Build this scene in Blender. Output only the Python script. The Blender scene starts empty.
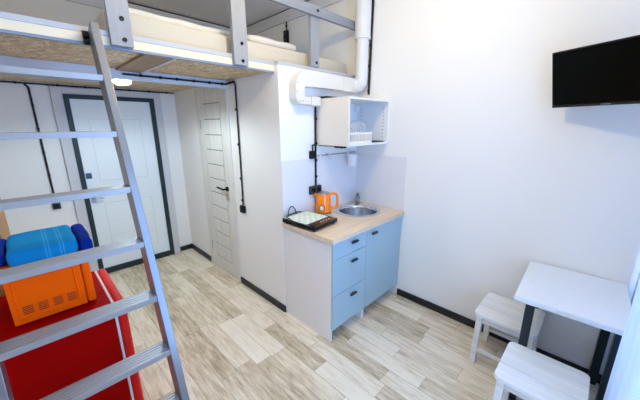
import bpy, bmesh, math, random
from mathutils import Vector, Matrix, noise
random.seed(7)
PI = math.pi
scene = bpy.context.scene
COL = scene.collection
V = Vector

# ------------------------------------------------------------------ materials
def lin(h):
    h = h.lstrip('#')
    out = []
    for i in (0, 2, 4):
        c = int(h[i:i+2], 16) / 255
        out.append(c / 12.92 if c <= .04045 else ((c + .055) / 1.055) ** 2.4)
    return (*out, 1)

class NT:
    def __init__(self, name):
        self.m = bpy.data.materials.new(name)
        self.m.use_nodes = True
        self.t = self.m.node_tree
        self.b = self.t.nodes['Principled BSDF']
    def n(self, kind, **kw):
        nd = self.t.nodes.new(kind)
        for k, v in kw.items():
            if k in nd.inputs.keys(): nd.inputs[k].default_value = v
            else: setattr(nd, k, v)
        return nd
    def l(self, a, b): self.t.links.new(a, b)
    def math(self, op, a, b=None, c=None):
        nd = self.t.nodes.new('ShaderNodeMath'); nd.operation = op
        for i, x in enumerate((a, b, c)):
            if x is None: continue
            if isinstance(x, (int, float)): nd.inputs[i].default_value = x
            else: self.l(x, nd.inputs[i])
        return nd.outputs[0]
    def ramp(self, fac, stops):
        nd = self.t.nodes.new('ShaderNodeValToRGB')
        e = nd.color_ramp.elements
        while len(e) < len(stops): e.new(.5)
        for el, (p, c) in zip(e, stops): el.position = p; el.color = lin(c)
        self.l(fac, nd.inputs[0]); return nd.outputs[0]
    def mix(self, f, a, b, mode='MIX'):
        nd = self.t.nodes.new('ShaderNodeMix'); nd.data_type = 'RGBA'; nd.blend_type = mode
        for s, x in ((0, f), (6, a), (7, b)):
            if isinstance(x, (int, float, tuple)): nd.inputs[s].default_value = x
            else: self.l(x, nd.inputs[s])
        return nd.outputs[2]
    def obj(self, scale=(1, 1, 1), loc=(0, 0, 0)):
        tc = self.n('ShaderNodeTexCoord'); mp = self.n('ShaderNodeMapping')
        mp.inputs['Scale'].default_value = scale; mp.inputs['Location'].default_value = loc
        self.l(tc.outputs['Object'], mp.inputs['Vector']); return mp.outputs[0]
    def noise(self, vec, scale, detail=3, rough=.55):
        nd = self.n('ShaderNodeTexNoise'); nd.inputs['Scale'].default_value = scale
        nd.inputs['Detail'].default_value = detail; nd.inputs['Roughness'].default_value = rough
        if vec is not None: self.l(vec, nd.inputs['Vector'])
        return nd.outputs['Fac']
    def bump(self, h, strength=.2, dist=.005):
        nd = self.n('ShaderNodeBump'); nd.inputs['Strength'].default_value = strength
        nd.inputs['Distance'].default_value = dist
        self.l(h, nd.inputs['Height']); self.l(nd.outputs[0], self.b.inputs['Normal'])

def plain(name, col, rough=.5, metal=0, bump=0, bscale=60, var=0, spec=None, coat=0):
    k = NT(name); b = k.b
    b.inputs['Base Color'].default_value = lin(col); b.inputs['Roughness'].default_value = rough
    b.inputs['Metallic'].default_value = metal
    if spec is not None: b.inputs['Specular IOR Level'].default_value = spec
    if coat: b.inputs['Coat Weight'].default_value = coat; b.inputs['Coat Roughness'].default_value = .05
    if bump or var:
        f = k.noise(k.obj(), bscale)
        if var:
            c = lin(col); d = tuple(x * (1 - var) for x in c[:3]) + (1,)
            k.l(k.mix(f, d, c), b.inputs['Base Color'])
        if bump: k.bump(f, bump)
    return k.m

def wood(name, dark, light, axis='Y', scale=1.0, rough=.5, bump=.08):
    k = NT(name)
    st = {'X': (2, 22, 22), 'Y': (22, 2, 22), 'Z': (22, 22, 2)}[axis]
    v = k.obj(tuple(s * scale for s in st))
    f = k.noise(v, 1.6, 5, .6); g = k.noise(v, 6, 3, .6)
    f = k.math('ADD', k.math('MULTIPLY', f, .7), k.math('MULTIPLY', g, .3))
    k.l(k.ramp(f, [(.32, dark), (.66, light)]), k.b.inputs['Base Color'])
    k.b.inputs['Roughness'].default_value = rough
    k.bump(f, bump); return k.m

def floor_mat():
    k = NT('vinyl_plank')
    tc = k.n('ShaderNodeTexCoord'); sp = k.n('ShaderNodeSeparateXYZ'); k.l(tc.outputs['Object'], sp.inputs[0])
    x, y = sp.outputs[0], sp.outputs[1]
    PW, PL = .128, .62
    u = k.math('DIVIDE', k.math('ADD', x, 10.0), PW); row = k.math('FLOOR', u)
    wn = k.n('ShaderNodeTexWhiteNoise', noise_dimensions='1D'); k.l(row, wn.inputs['W'])
    w = k.math('ADD', k.math('DIVIDE', k.math('ADD', y, 10.0), PL), k.math('MULTIPLY', wn.outputs[0], 7.0))
    idx = k.math('FLOOR', w)
    cb = k.n('ShaderNodeCombineXYZ'); k.l(row, cb.inputs[0]); k.l(idx, cb.inputs[1])
    w2 = k.n('ShaderNodeTexWhiteNoise', noise_dimensions='2D'); k.l(cb.outputs[0], w2.inputs['Vector'])
    tone = w2.outputs[0]
    # grain, shifted per plank
    off = k.n('ShaderNodeCombineXYZ'); k.l(k.math('MULTIPLY', tone, 37.0), off.inputs[2])
    va = k.n('ShaderNodeVectorMath', operation='ADD'); k.l(tc.outputs['Object'], va.inputs[0]); k.l(off.outputs[0], va.inputs[1])
    mp = k.n('ShaderNodeMapping'); mp.inputs['Scale'].default_value = (26, 3.6, 1); k.l(va.outputs[0], mp.inputs['Vector'])
    g1 = k.noise(mp.outputs[0], 1.5, 5, .65)
    wv = k.n('ShaderNodeTexWave', wave_type='BANDS', bands_direction='X'); wv.inputs['Scale'].default_value = .8
    wv.inputs['Distortion'].default_value = 11; wv.inputs['Detail'].default_value = 3; k.l(mp.outputs[0], wv.inputs['Vector'])
    grain = k.math('ADD', k.math('MULTIPLY', g1, .93), k.math('MULTIPLY', wv.outputs[1], .07))
    f = k.math('ADD', k.math('MULTIPLY', tone, .27), k.math('MULTIPLY', grain, .62))
    col = k.ramp(f, [(.24, '#9c8a6d'), (.37, '#cfbfa5'), (.50, '#e9ddc8'), (.70, '#f4ecdc')])
    # seams
    fx = k.math('FRACT', u); fy = k.math('FRACT', w)
    sx = k.math('LESS_THAN', k.math('MINIMUM', fx, k.math('SUBTRACT', 1.0, fx)), .012)
    sy = k.math('LESS_THAN', k.math('MINIMUM', fy, k.math('SUBTRACT', 1.0, fy)), .0024)
    seam = k.math('MAXIMUM', sx, sy)
    col = k.mix(k.math('MULTIPLY', seam, .6), col, lin('#7d6c58'))
    k.l(col, k.b.inputs['Base Color']); k.b.inputs['Roughness'].default_value = .42
    k.bump(grain, .06); return k.m

def osb_mat():
    k = NT('osb_board')
    tc = k.obj()
    vo = k.n('ShaderNodeTexVoronoi'); vo.inputs['Scale'].default_value = 55; vo.inputs['Randomness'].default_value = 1
    mp = k.n('ShaderNodeMapping'); mp.inputs['Scale'].default_value = (1.3, .55, 1); k.l(tc, mp.inputs['Vector'])
    dn = k.noise(tc, 9, 3)
    va = k.n('ShaderNodeVectorMath', operation='ADD'); k.l(mp.outputs[0], va.inputs[0])
    cb = k.n('ShaderNodeCombineXYZ'); k.l(k.math('MULTIPLY', dn, .25), cb.inputs[0]); k.l(k.math('MULTIPLY', dn, -.2), cb.inputs[1])
    k.l(cb.outputs[0], va.inputs[1]); k.l(va.outputs[0], vo.inputs['Vector'])
    sp = k.n('ShaderNodeSeparateXYZ'); k.l(vo.outputs['Color'], sp.inputs[0])
    f = k.math('ADD', k.math('MULTIPLY', sp.outputs[0], .6), k.math('MULTIPLY', k.noise(tc, 25, 4), .4))
    k.l(k.ramp(f, [(.2, '#a3855e'), (.42, '#c5a77b'), (.72, '#e2caa0')]), k.b.inputs['Base Color'])
    k.b.inputs['Roughness'].default_value = .5; k.bump(f, .25); return k.m

def towel_mat(name, col, band=None):
    k = NT(name)
    v = k.obj()
    f = k.noise(v, 260, 2); g = k.noise(v, 14, 3)
    c = lin(col); d = tuple(x * .72 for x in c[:3]) + (1,)
    base = k.mix(k.math('ADD', k.math('MULTIPLY', f, .5), k.math('MULTIPLY', g, .5)), d, c)
    if band:
        sp = k.n('ShaderNodeSeparateXYZ'); k.l(v, sp.inputs[0])
        m = None
        for b in band:
            t = k.math('LESS_THAN', k.math('ABSOLUTE', k.math('SUBTRACT', sp.outputs[0], b)), .0022)
            m = t if m is None else k.math('MAXIMUM', m, t)
        base = k.mix(k.math('MULTIPLY', m, .22), base, lin('#7fd6f5'))
    k.l(base, k.b.inputs['Base Color']); k.b.inputs['Roughness'].default_value = .95
    k.b.inputs['Specular IOR Level'].default_value = .1
    k.bump(f, .5, .004); return k.m

def checker_mat():
    k = NT('checked_cloth')
    ch = k.n('ShaderNodeTexChecker'); ch.inputs['Scale'].default_value = 30
    ch.inputs['Color1'].default_value = lin('#e2e6da'); ch.inputs['Color2'].default_value = lin('#c6d8c6')
    k.l(k.obj((1, 1, 0), (.013, .017, .3)), ch.inputs['Vector']); k.l(ch.outputs[0], k.b.inputs['Base Color'])
    k.b.inputs['Roughness'].default_value = .8; return k.m

def tile_mat():
    k = NT('embossed_white_panel')
    br = k.n('ShaderNodeTexBrick'); br.inputs['Scale'].default_value = 1
    br.inputs['Brick Width'].default_value = .16; br.inputs['Row Height'].default_value = .028
    br.inputs['Mortar Size'].default_value = .0016; br.inputs['Mortar Smooth'].default_value = .5
    tc = k.n('ShaderNodeTexCoord'); sp = k.n('ShaderNodeSeparateXYZ'); k.l(tc.outputs['Object'], sp.inputs[0])
    cb = k.n('ShaderNodeCombineXYZ'); k.l(k.math('ADD', sp.outputs[0], sp.outputs[1]), cb.inputs[0]); k.l(sp.outputs[2], cb.inputs[1])
    k.l(cb.outputs[0], br.inputs['Vector'])
    h = k.math('SUBTRACT', 1.0, br.outputs['Fac'])
    h = k.math('ADD', k.math('MULTIPLY', h, .6), k.math('MULTIPLY', k.noise(tc.outputs['Object'], 40, 3), .4))
    k.bump(h, .25, .004)
    k.b.inputs['Base Color'].default_value = lin('#e2e2e6'); k.b.inputs['Roughness'].default_value = .45; return k.m

def sheer_mat():
    k = NT('sheer_fabric')
    out = k.t.nodes['Material Output']
    d = k.n('ShaderNodeBsdfDiffuse'); d.inputs[0].default_value = lin('#c9d0dc')
    t = k.n('ShaderNodeBsdfTranslucent'); t.inputs[0].default_value = lin('#c9d0dc')
    tr = k.n('ShaderNodeBsdfTransparent')
    a = k.n('ShaderNodeMixShader'); a.inputs[0].default_value = .16; k.l(d.outputs[0], a.inputs[1]); k.l(t.outputs[0], a.inputs[2])
    b = k.n('ShaderNodeMixShader'); b.inputs[0].default_value = .06; k.l(a.outputs[0], b.inputs[1]); k.l(tr.outputs[0], b.inputs[2])
    k.l(b.outputs[0], out.inputs[0]); return k.m

def glass_mat():
    k = NT('window_glass')
    out = k.t.nodes['Material Output']
    tr = k.n('ShaderNodeBsdfTransparent'); tr.inputs[0].default_value = (.97, .98, 1, 1)
    gl = k.n('ShaderNodeBsdfGlossy'); gl.inputs['Roughness'].default_value = 0
    m = k.n('ShaderNodeMixShader'); m.inputs[0].default_value = .05; k.l(tr.outputs[0], m.inputs[1]); k.l(gl.outputs[0], m.inputs[2])
    k.l(m.outputs[0], out.inputs[0]); return k.m

def emit_mat(name, col, strength):
    k = NT(name); k.b.inputs['Base Color'].default_value = lin('#ffffff')
    k.b.inputs['Emission Color'].default_value = lin(col); k.b.inputs['Emission Strength'].default_value = strength
    return k.m

M = dict(
    wall=plain('white_wallpaper', '#efeeec', .8, bump=.12, bscale=90),
    ceil=plain('ceiling_paint', '#f2f0ee', .85),
    trimw=plain('white_trim', '#d9d9da', .6),
    gap=plain('shadow_gap_dark', '#2a2623', .9),
    base=plain('black_skirting', '#14171a', .45),
    floor=floor_mat(), osb=osb_mat(),
    cream=plain('cream_board', '#e6d9bd', .6, var=.05, bscale=8),
    edge=plain('grey_edging', '#b4b6ba', .5),
    strip=plain('blue_grey_strip', '#7d8798', .4),
    greywood=wood('grey_painted_wood', '#8f9094', '#9d9ea1', 'Z', .8, .5),
    greyrail=wood('grey_painted_rail', '#83868e', '#92959c', 'X', .8, .5),
    beamw=plain('pale_blue_beam', '#cfd3de', .5),
    joist=wood('joist_wood', '#8d7556', '#a78d6b', 'Y', 1, .6),
    bolt=plain('black_bolt', '#101113', .4, .5),
    black=plain('black_plastic', '#0b0d0e', .45, spec=.3),
    blackgloss=plain('black_gloss', '#050608', .12, coat=.5),
    cable=plain('black_cable', '#17181a', .6),
    alu=plain('ladder_aluminium', '#818287', .3, .55, bump=.04, bscale=200),
    alutread=plain('tread_aluminium', '#9b9ca0', .42, .45),
    redf=plain('red_fridge_side_shaded', '#a00000', .5, spec=.05),  # darker red than the door, the side's weak daylight put into the colour
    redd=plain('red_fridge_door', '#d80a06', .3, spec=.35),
    gasket=plain('white_gasket', '#e6dfdf', .6),
    orange=plain('orange_enamel', '#ff6200', .5, spec=.06),
    vent=plain('vent_slot', '#7a2e05', .8),
    kettle=plain('orange_kettle', '#ff8a08', .3, coat=.3),
    steel=plain('brushed_steel', '#dcdee0', .2, 1),
    steelm=plain('satin_steel', '#a4a9b0', .35, .8),
    chrome=plain('chrome', '#9a9ca0', .1, 1),
    cyan=towel_mat('turquoise_terry', '#1795d8', (.0, .012, .05, .062)),
    navy=towel_mat('navy_terry', '#0b2f96'),
    doorw=plain('white_door_skin', '#e8eff2', .45),
    green=plain('dark_green_frame', '#11282b', .5),
    casing=plain('pale_grey_casing', '#cfcfd3', .6),
    pdoor=wood('bleached_oak', '#d2d0ca', '#e6e4df', 'Z', .7, .5),
    groove=plain('door_groove', '#8d8a82', .8),
    white=plain('white_laminate', '#ececec', .5),
    cabwarm=plain('warm_white_side', '#e6dfd4', .55),
    cabside=plain('cabinet_side', '#ebe9e9', .55),
    blue=plain('blue_cabinet_front', '#a4c0cd', .45),
    steelblue=plain('dark_handle', '#3c4a55', .35, .7),
    counter=wood('oak_countertop', '#d6bc9e', '#ecd8be', 'X', .8, .4),
    tile=tile_mat(),
    plast=plain('white_plastic', '#efecea', .4),
    plastw=plain('off_white_duct', '#dedad4', .45),
    table=plain('whitewashed_top', '#e9edf2', .5, bump=.35, bscale=45, var=.1),
    tedge=plain('tabletop_edge', '#dfe4ea', .5),
    leg=plain('dark_teal_metal', '#14242c', .35, .3),
    stool=wood('white_stained_pine', '#d9d9da', '#eceded', 'Y', .6, .5),
    stoolg=plain('stool_groove', '#b9bcc0', .8),
    sheet=plain('white_bedding', '#dcd6cb', .9, bump=.15, bscale=14),
    matt=plain('cream_mattress', '#cbc1ae', .85, bump=.1, bscale=120),
    bark=wood('brown_wood', '#8f6238', '#b98a58', 'Z', .8, .5),
    checker=checker_mat(), sheer=sheer_mat(), glass=glass_mat(),
    screen=plain('black_screen', '#020303', .25, spec=.12),
    logo=plain('silver_logo', '#8c949c', .4),
    lamp=emit_mat('lamp_diffuser', '#e8fff8', 14),
    lampc=emit_mat('warm_lamp_diffuser', '#ffe2b8', 8),
    dgrey=plain('dark_grey_plastic', '#2b3034', .5),
    brownp=plain('dark_brown_plastic', '#2e2320', .45),
    gauge=plain('gauge_white', '#f3f3f0', .4),
    tag=plain('tan_tag', '#b39b86', .6),
    glassy=plain('clear_ware', '#eef4fa', .1, coat=.5),
    pvcf=plain('white_pvc', '#dcdbdb', .4),
)

# ------------------------------------------------------------------ mesh builder
ORG = {}
class MB:
    def __init__(self): self.bm = bmesh.new()
    def _merge(self, b):
        t = bpy.data.meshes.new('tmp'); b.to_mesh(t); b.free(); self.bm.from_mesh(t); bpy.data.meshes.remove(t)
    def box(self, x0, x1, y0, y1, z0, z1, bev=0, seg=2, M_=None):
        b = bmesh.new(); bmesh.ops.create_cube(b, size=1)
        for v in b.verts:
            v.co = V(((x0+x1)/2 + v.co.x*(x1-x0), (y0+y1)/2 + v.co.y*(y1-y0), (z0+z1)/2 + v.co.z*(z1-z0)))
        if bev: bmesh.ops.bevel(b, geom=b.edges[:], offset=bev, segments=seg, affect='EDGES', profile=.5)
        if M_ is not None: b.transform(M_)
        self._merge(b); return self
    def beam(self, p0, p1, w, d, up=(0, 0, 1), bev=0):
        p0, p1 = V(p0), V(p1); ax = (p1 - p0); L = ax.length; z = ax.normalized()
        x = V(up).cross(z)
        if x.length < 1e-4: x = V((1, 0, 0)).cross(z)
        x.normalize(); y = z.cross(x)
        m = Matrix((x, y, z)).transposed().to_4x4(); m.translation = (p0 + p1) / 2
        return self.box(-w/2, w/2, -d/2, d/2, -L/2, L/2, bev, 2, m)
    def cyl(self, p0, p1, r, seg=24, r2=None, bev=0):
        p0, p1 = V(p0), V(p1); ax = p1 - p0
        b = bmesh.new()
        bmesh.ops.create_cone(b, cap_ends=True, segments=seg, radius1=r, radius2=r if r2 is None else r2, depth=ax.length)
        if bev:
            es = [e for e in b.edges if any(len(f.verts) > 4 for f in e.link_faces)]
            bmesh.ops.bevel(b, geom=es, offset=bev, segments=2, affect='EDGES', profile=.5)
        q = V((0, 0, 1)).rotation_difference(ax.normalized()).to_matrix().to_4x4(); q.translation = (p0 + p1) / 2
        b.transform(q); self._merge(b); return self
    def tube(self, pts, r, seg=10, closed=False, smooth=True, cuts=6, caps=True):
        P = [V(p) for p in pts]
        if smooth and len(P) > 2:
            Q = []
            n = len(P)
            for i in range(n if closed else n - 1):
                a = P[(i-1) % n] if (closed or i > 0) else P[0]; b_ = P[i]; c = P[(i+1) % n]
                d = P[(i+2) % n] if (closed or i < n - 2) else P[n-1]
                for j in range(cuts):
                    t = j / cuts
                    Q.append(.5*((2*b_) + (c-a)*t + (2*a-5*b_+4*c-d)*t*t + (3*b_-a-3*c+d)*t**3))
            if not closed: Q.append(P[-1])
            P = Q
        b = bmesh.new(); rings = []; n = len(P)
        T = []
        for i in range(n):
            a = P[(i-1) % n] if (closed or i > 0) else P[i]; c = P[(i+1) % n] if (closed or i < n-1) else P[i]
            T.append((c - a).normalized())
        ref = V((0, 0, 1)) if abs(T[0].z) < .9 else V((1, 0, 0))
        x = ref.cross(T[0]).normalized()
        for i in range(n):
            x = (x - T[i]*x.dot(T[i])).normalized(); y = T[i].cross(x)
            rr = r[i] if isinstance(r, (list, tuple)) else r
            rings.append([b.verts.new(P[i] + (x*math.cos(2*PI*k/seg) + y*math.sin(2*PI*k/seg))*rr) for k in range(seg)])
        for i in range(n if closed else n-1):
            A, B = rings[i], rings[(i+1) % n]
            for k in range(seg): b.faces.new((A[k], A[(k+1) % seg], B[(k+1) % seg], B[k]))
        if not closed and caps:
            b.faces.new(rings[0][::-1]); b.faces.new(rings[-1])
        self._merge(b); return self
    def lathe(self, prof, c, seg=40, axis=(0, 0, 1), cap=True):
        b = bmesh.new(); rings = []
        for r, z in prof:
            rings.append([b.verts.new((r*math.cos(2*PI*k/seg), r*math.sin(2*PI*k/seg), z)) for k in range(seg)])
        for A, B in zip(rings, rings[1:]):
            for k in range(seg): b.faces.new((A[k], A[(k+1) % seg], B[(k+1) % seg], B[k]))
        if cap and prof[0][0] > 1e-5: b.faces.new(rings[0][::-1])
        if cap and prof[-1][0] > 1e-5: b.faces.new(rings[-1])
        bmesh.ops.remove_doubles(b, verts=b.verts[:], dist=1e-6)
        q = V((0, 0, 1)).rotation_difference(V(axis).normalized()).to_matrix().to_4x4(); q.translation = V(c)
        b.transform(q); self._merge(b); return self
    def prism(self, poly, axis, a0, a1, bev=0):
        """poly in the two other axes (cyclic order), extruded a0..a1 along axis"""
        b = bmesh.new()
        def mk(p, a):
            u, v = p
            return {'X': (a, u, v), 'Y': (u, a, v), 'Z': (u, v, a)}[axis]
        A = [b.verts.new(mk(p, a0)) for p in poly]; B = [b.verts.new(mk(p, a1)) for p in poly]
        n = len(poly)
        b.faces.new(A); b.faces.new(B[::-1])
        for i in range(n): b.faces.new((A[i], B[i], B[(i+1) % n], A[(i+1) % n]))
        bmesh.ops.recalc_face_normals(b, faces=b.faces[:])
        if bev: bmesh.ops.bevel(b, geom=[e for e in b.edges], offset=bev, segments=2, affect='EDGES', profile=.5)
        self._merge(b); return self
    def soft(self, x0, x1, y0, y1, z0, z1, r, n=14, amp=0, freq=8, seed=0, puff=0):
        b = bmesh.new(); bmesh.ops.create_cube(b, size=2)
        bmesh.ops.subdivide_edges(b, edges=b.edges[:], cuts=n, use_grid_fill=True)
        c = V(((x0+x1)/2, (y0+y1)/2, (z0+z1)/2)); h = V(((x1-x0)/2, (y1-y0)/2, (z1-z0)/2))
        for v in b.verts:
            p = V((v.co.x*h.x, v.co.y*h.y, v.co.z*h.z))
            q = V((max(-(h.x-r), min(h.x-r, p.x)), max(-(h.y-r), min(h.y-r, p.y)), max(-max(h.z-r, 0), min(max(h.z-r, 0), p.z))))
            d = p - q
            if d.length > 1e-9: p = q + d.normalized()*min(r, h.z)
            if puff:
                e = max(0, 1 - (p.x/h.x)**2) * max(0, 1 - (p.y/h.y)**2)
                p.z *= (1 - puff) + puff*e**.4
            if amp:
                s = noise.noise_vector((p + c)*freq + V((seed, seed*2, 0)))
                p += s*amp*(1 if p.z > -h.z*.6 else .2)
            v.co = p + c
        self._merge(b); return self
    def grid(self, fn, nu, nv):
        b = bmesh.new(); R = [[b.verts.new(fn(i/nu, j/nv)) for j in range(nv+1)] for i in range(nu+1)]
        for i in range(nu):
            for j in range(nv): b.faces.new((R[i][j], R[i+1][j], R[i+1][j+1], R[i][j+1]))
        self._merge(b); return self
    def build(self, name, mat, parent=None, angle=35, origin=None):
        me = bpy.data.meshes.new(name)
        o = bpy.data.objects.new(name, me); COL.objects.link(o)
        if parent is not None:
            o.parent = parent; org = ORG[parent.name]
            self.bm.transform(Matrix.Translation(-org))
        else:
            if origin is None:
                xs = [v.co for v in self.bm.verts]
                lo = [min(p[i] for p in xs) for i in range(3)]; hi = [max(p[i] for p in xs) for i in range(3)]
                origin = V(((lo[0]+hi[0])/2, (lo[1]+hi[1])/2, lo[2]))
            org = V(origin); self.bm.transform(Matrix.Translation(-org)); o.location = org
        ORG[o.name] = org
        self.bm.to_mesh(me); self.bm.free()
        me.polygons.foreach_set('use_smooth', [True]*len(me.polygons))
        me.set_sharp_from_angle(angle=math.radians(angle))
        if angle <= 40:
            wn = o.modifiers.new('weighted', 'WEIGHTED_NORMAL'); wn.keep_sharp = True; wn.weight = 80
        me.materials.append(M[mat] if isinstance(mat, str) else mat)
        return o

def thing(name, label, cat, loc, group=None):
    o = bpy.data.objects.new(name, None); COL.objects.link(o); o.empty_display_size = .05
    o.location = loc; ORG[o.name] = V(loc)
    return tag(o, label, cat, group)
def tag(o, label, cat, group=None):
    o['label'] = label; o['category'] = cat
    if group: o['group'] = group
    return o
def struct(o): o['kind'] = 'structure'; return o
def kids(o): return [c for c in bpy.data.objects if c.parent == o]
def copy_tree(o, parent=None):
    c = o.copy(); COL.objects.link(c); c.parent = parent
    for ch in kids(o): copy_tree(ch, c)
    return c
def box(x0, x1, y0, y1, z0, z1, bev=0): return MB().box(x0, x1, y0, y1, z0, z1, bev)

# ------------------------------------------------------------------ setting
H = 3.02; XL = -3.2; YB = 2.14; YF = -2.35; XP = -1.007; NP = 2.115
O0 = (0, 0, 0)
struct(box(XL, 0, YF, YB, -.1, 0).build('floor', 'floor', origin=O0))
struct(box(XL-.12, .12, YF-.12, YB+.12, H, H+.1).build('ceiling', 'ceil'))
struct(box(0, .12, YF-.12, YB+.12, -.1, H).build('wall_right', 'wall'))
struct(box(XL-.12, XL, YF-.12, YB+.12, -.1, H).build('wall_left', 'wall'))
struct(box(XL, 0, YB, YB+.12, -.1, H).build('wall_back', 'wall'))
WX0, WX1, WZ0, WZ1 = -2.0, -.4, .45, 2.65
w = MB(); w.box(XL, WX0, YF-.12, YF, -.1, H).box(WX1, 0, YF-.12, YF, -.1, H)
w.box(WX0, WX1, YF-.12, YF, -.1, WZ0).box(WX0, WX1, YF-.12, YF, WZ1, H)
struct(w.build('wall_front', 'wall'))
win = bpy.data.objects.new('window_1', None); COL.objects.link(win); win.location = ((WX0+WX1)/2, YF-.06, WZ0); ORG[win.name] = V(win.location); struct(win)
f = MB(); xm = (WX0+WX1)/2
for a, b_ in ((WX0, WX0+.06), (WX1-.06, WX1), (xm-.05, xm+.05)): f.box(a, b_, YF-.10, YF-.04, WZ0, WZ1, .004)
for a, b_ in ((WZ0, WZ0+.06), (WZ1-.06, WZ1)): f.box(WX0, WX1, YF-.099, YF-.041, a, b_, .004)
f.build('window_frame', 'white', win)
box(WX0+.06, WX1-.06, YF-.074, YF-.066, WZ0+.06, WZ1-.06).build('pane', 'glass', win)
box(WX0, WX1, YF-.04, YF+.06, WZ0-.03, WZ0+.002, .004).build('window_sill', 'white', win)
# bathroom walls
D0, D1, DH = .87, 1.42, 2.03     # inner door opening in Y
w = MB(); w.box(XP, XP+.09, 0, D0, 0, NP-.001).box(XP, XP+.09, D1, YB, 0, NP-.001).box(XP, XP+.09, D0, D1, DH, NP-.001)
struct(w.build('wall_partition', 'wall'))
struct(box(XP+.09, 0, 0, .09, 0, 2.155).build('wall_kitchen', 'wall'))
# cover of partition end to full plank height
struct(box(XP, XP+.09, .0, .09, NP-.001, 2.155).build('trim_1', 'wall'))
# ceiling cornice
def cornice(name, x0, x1, y0, y1):
    t = struct(box(x0, x1, y0, y1, 2.892, 3.004, .004).build(name, 'trimw')); return t
c1 = cornice('trim_2', XL, 0, YB-.03, YB); c2 = cornice('trim_3', -.03, 0, YF, YB-.03)
struct(box(XL, 0, YB-.012, YB, 3.004, H).build('shadow_gap_back', 'gap')); struct(box(-.012, 0, YF, YB-.03, 3.004, H).build('shadow_gap_right', 'gap'))  # dark strips painted in for the shadow gap between cornice and ceiling
# skirting
BH = .066
def skirt(name, x0, x1, y0, y1): struct(box(x0, x1, y0, y1, 0, BH, .003).build(name, 'base'))
skirt('baseboard_right', -.016, 0, YF, -.585)
skirt('baseboard_partition', XP-.016, XP, 0, .787)
skirt('baseboard_hall', XP-.016, XP, 1.505, YB-.016)
skirt('baseboard_back', -1.18, XP, YB-.016, YB)
skirt('baseboard_left', XL, -2.2, YB-.016, YB)

# ---- entry door
d = bpy.data.objects.new('door_1', None); COL.objects.link(d); d.location = (-1.69, YB, 0); ORG[d.name] = V(d.location); struct(d)
d['label'] = 'white entry door in a dark green frame behind the ladder'
f = MB()
f.box(-2.19, -2.10, YB-.035, YB, 0, 2.085, .003).box(-1.265, -1.185, YB-.035, YB, 0, 2.085, .003).box(-2.10, -1.265, YB-.035, YB, 2.02, 2.085, .003)
f.build('casing', 'casing', d)
f = MB()
f.box(-2.10, -2.055, YB-.045, YB, 0, 2.02, .002).box(-1.315, -1.265, YB-.045, YB, 0, 2.02, .002)
f.box(-2.055, -1.315, YB-.045, YB, 1.975, 2.02, .002).box(-2.055, -1.315, YB-.045, YB, 0, .07, .002)
f.build('door_frame', 'green', d)
leaf = box(-2.055, -1.315, YB-.03, YB-.004, .07, 1.975, .002).build('door_leaf', 'doorw', d)
def rect_line(mb, x0, x1, z0, z1, y, t=.006):
    mb.box(x0, x1, y-.002, y, z0, z0+t).box(x0, x1, y-.002, y, z1-t, z1).box(x0, x0+t, y-.002, y, z0+t, z1-t).box(x1-t, x1, y-.002, y, z0+t, z1-t)
p = MB(); rect_line(p, -1.93, -1.44, 1.1, 1.78, YB-.0295); rect_line(p, -1.93, -1.44, .22, .85, YB-.0295)
for z in (.45, .62): p.box(-1.92, -1.45, YB-.0315, YB-.0295, z, z+.004)
p.build('panel_moulding', plain('door_moulding', '#d3dce0', .5), leaf)
box(-2.045, -1.995, YB-.046, YB-.03, 1.145, 1.205, .003).build('lock_cover', 'steelblue', leaf)
hl = MB().box(-2.042, -1.998, YB-.04, YB-.03, .87, .96, .003).tube([(-2.02, YB-.04, .925), (-2.02, YB-.085, .925), (-1.99, YB-.09, .925), (-1.93, YB-.09, .925)], .009)
hl.build('door_handle', 'steelm', leaf)

# ---- bathroom door (faces -X)
d = bpy.data.objects.new('door_2', None); COL.objects.link(d); d.location = (XP, 1.145, 0); ORG[d.name] = V(d.location); struct(d)
d['label'] = 'bleached oak slatted bathroom door with a black lever handle'
f = MB()
f.box(XP-.016, XP, .79, .87, 0, 2.09, .003).box(XP-.016, XP, 1.42, 1.505, 0, 2.09, .003).box(XP-.016, XP, .87, 1.42, 2.02, 2.09, .003)
f.build('casing', 'pdoor', d)
leaf = MB()
LX = XP-.010
leaf.box(LX, LX+.04, .873, 1.417, .008, 2.018, .002)
leaf = leaf.build('door_leaf', 'pdoor', d)
p = MB(); pz0, pz1, py0, py1 = .17, 1.93, .965, 1.325
n = 11
for i in range(n):
    a = pz0 + (pz1-pz0)*i/n; b_ = pz0 + (pz1-pz0)*(i+1)/n
    p.box(LX-.005, LX+.002, py0, py1, a+.005, b_-.005, .002)
p.build('slat_panel', 'pdoor', leaf)
g = MB().box(LX-.0012, LX, py0-.004, py1+.004, pz0-.004, pz1+.004); g.build('panel_groove', 'groove', leaf)
h = MB().cyl((LX, .925, 1.05), (LX-.012, .925, 1.05), .026).tube([(LX-.01, .925, 1.05), (LX-.05, .925, 1.05), (LX-.055, .95, 1.052), (LX-.055, 1.05, 1.058)], .010)
h.build('door_handle', 'black', leaf)
k = MB().cyl((LX-.012, .925, .985), (LX, .925, .985), .012).box(LX-.018, LX-.012, .905, .95, .925, .98, .003); k.build('key_tag', 'tag', leaf)
g = MB()
for z in (1.72, .28): g.box(XP-.019, XP-.014, 1.415, 1.43, z-.05, z+.05, .002)
g.build('hinge', 'steelm', d)

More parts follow.
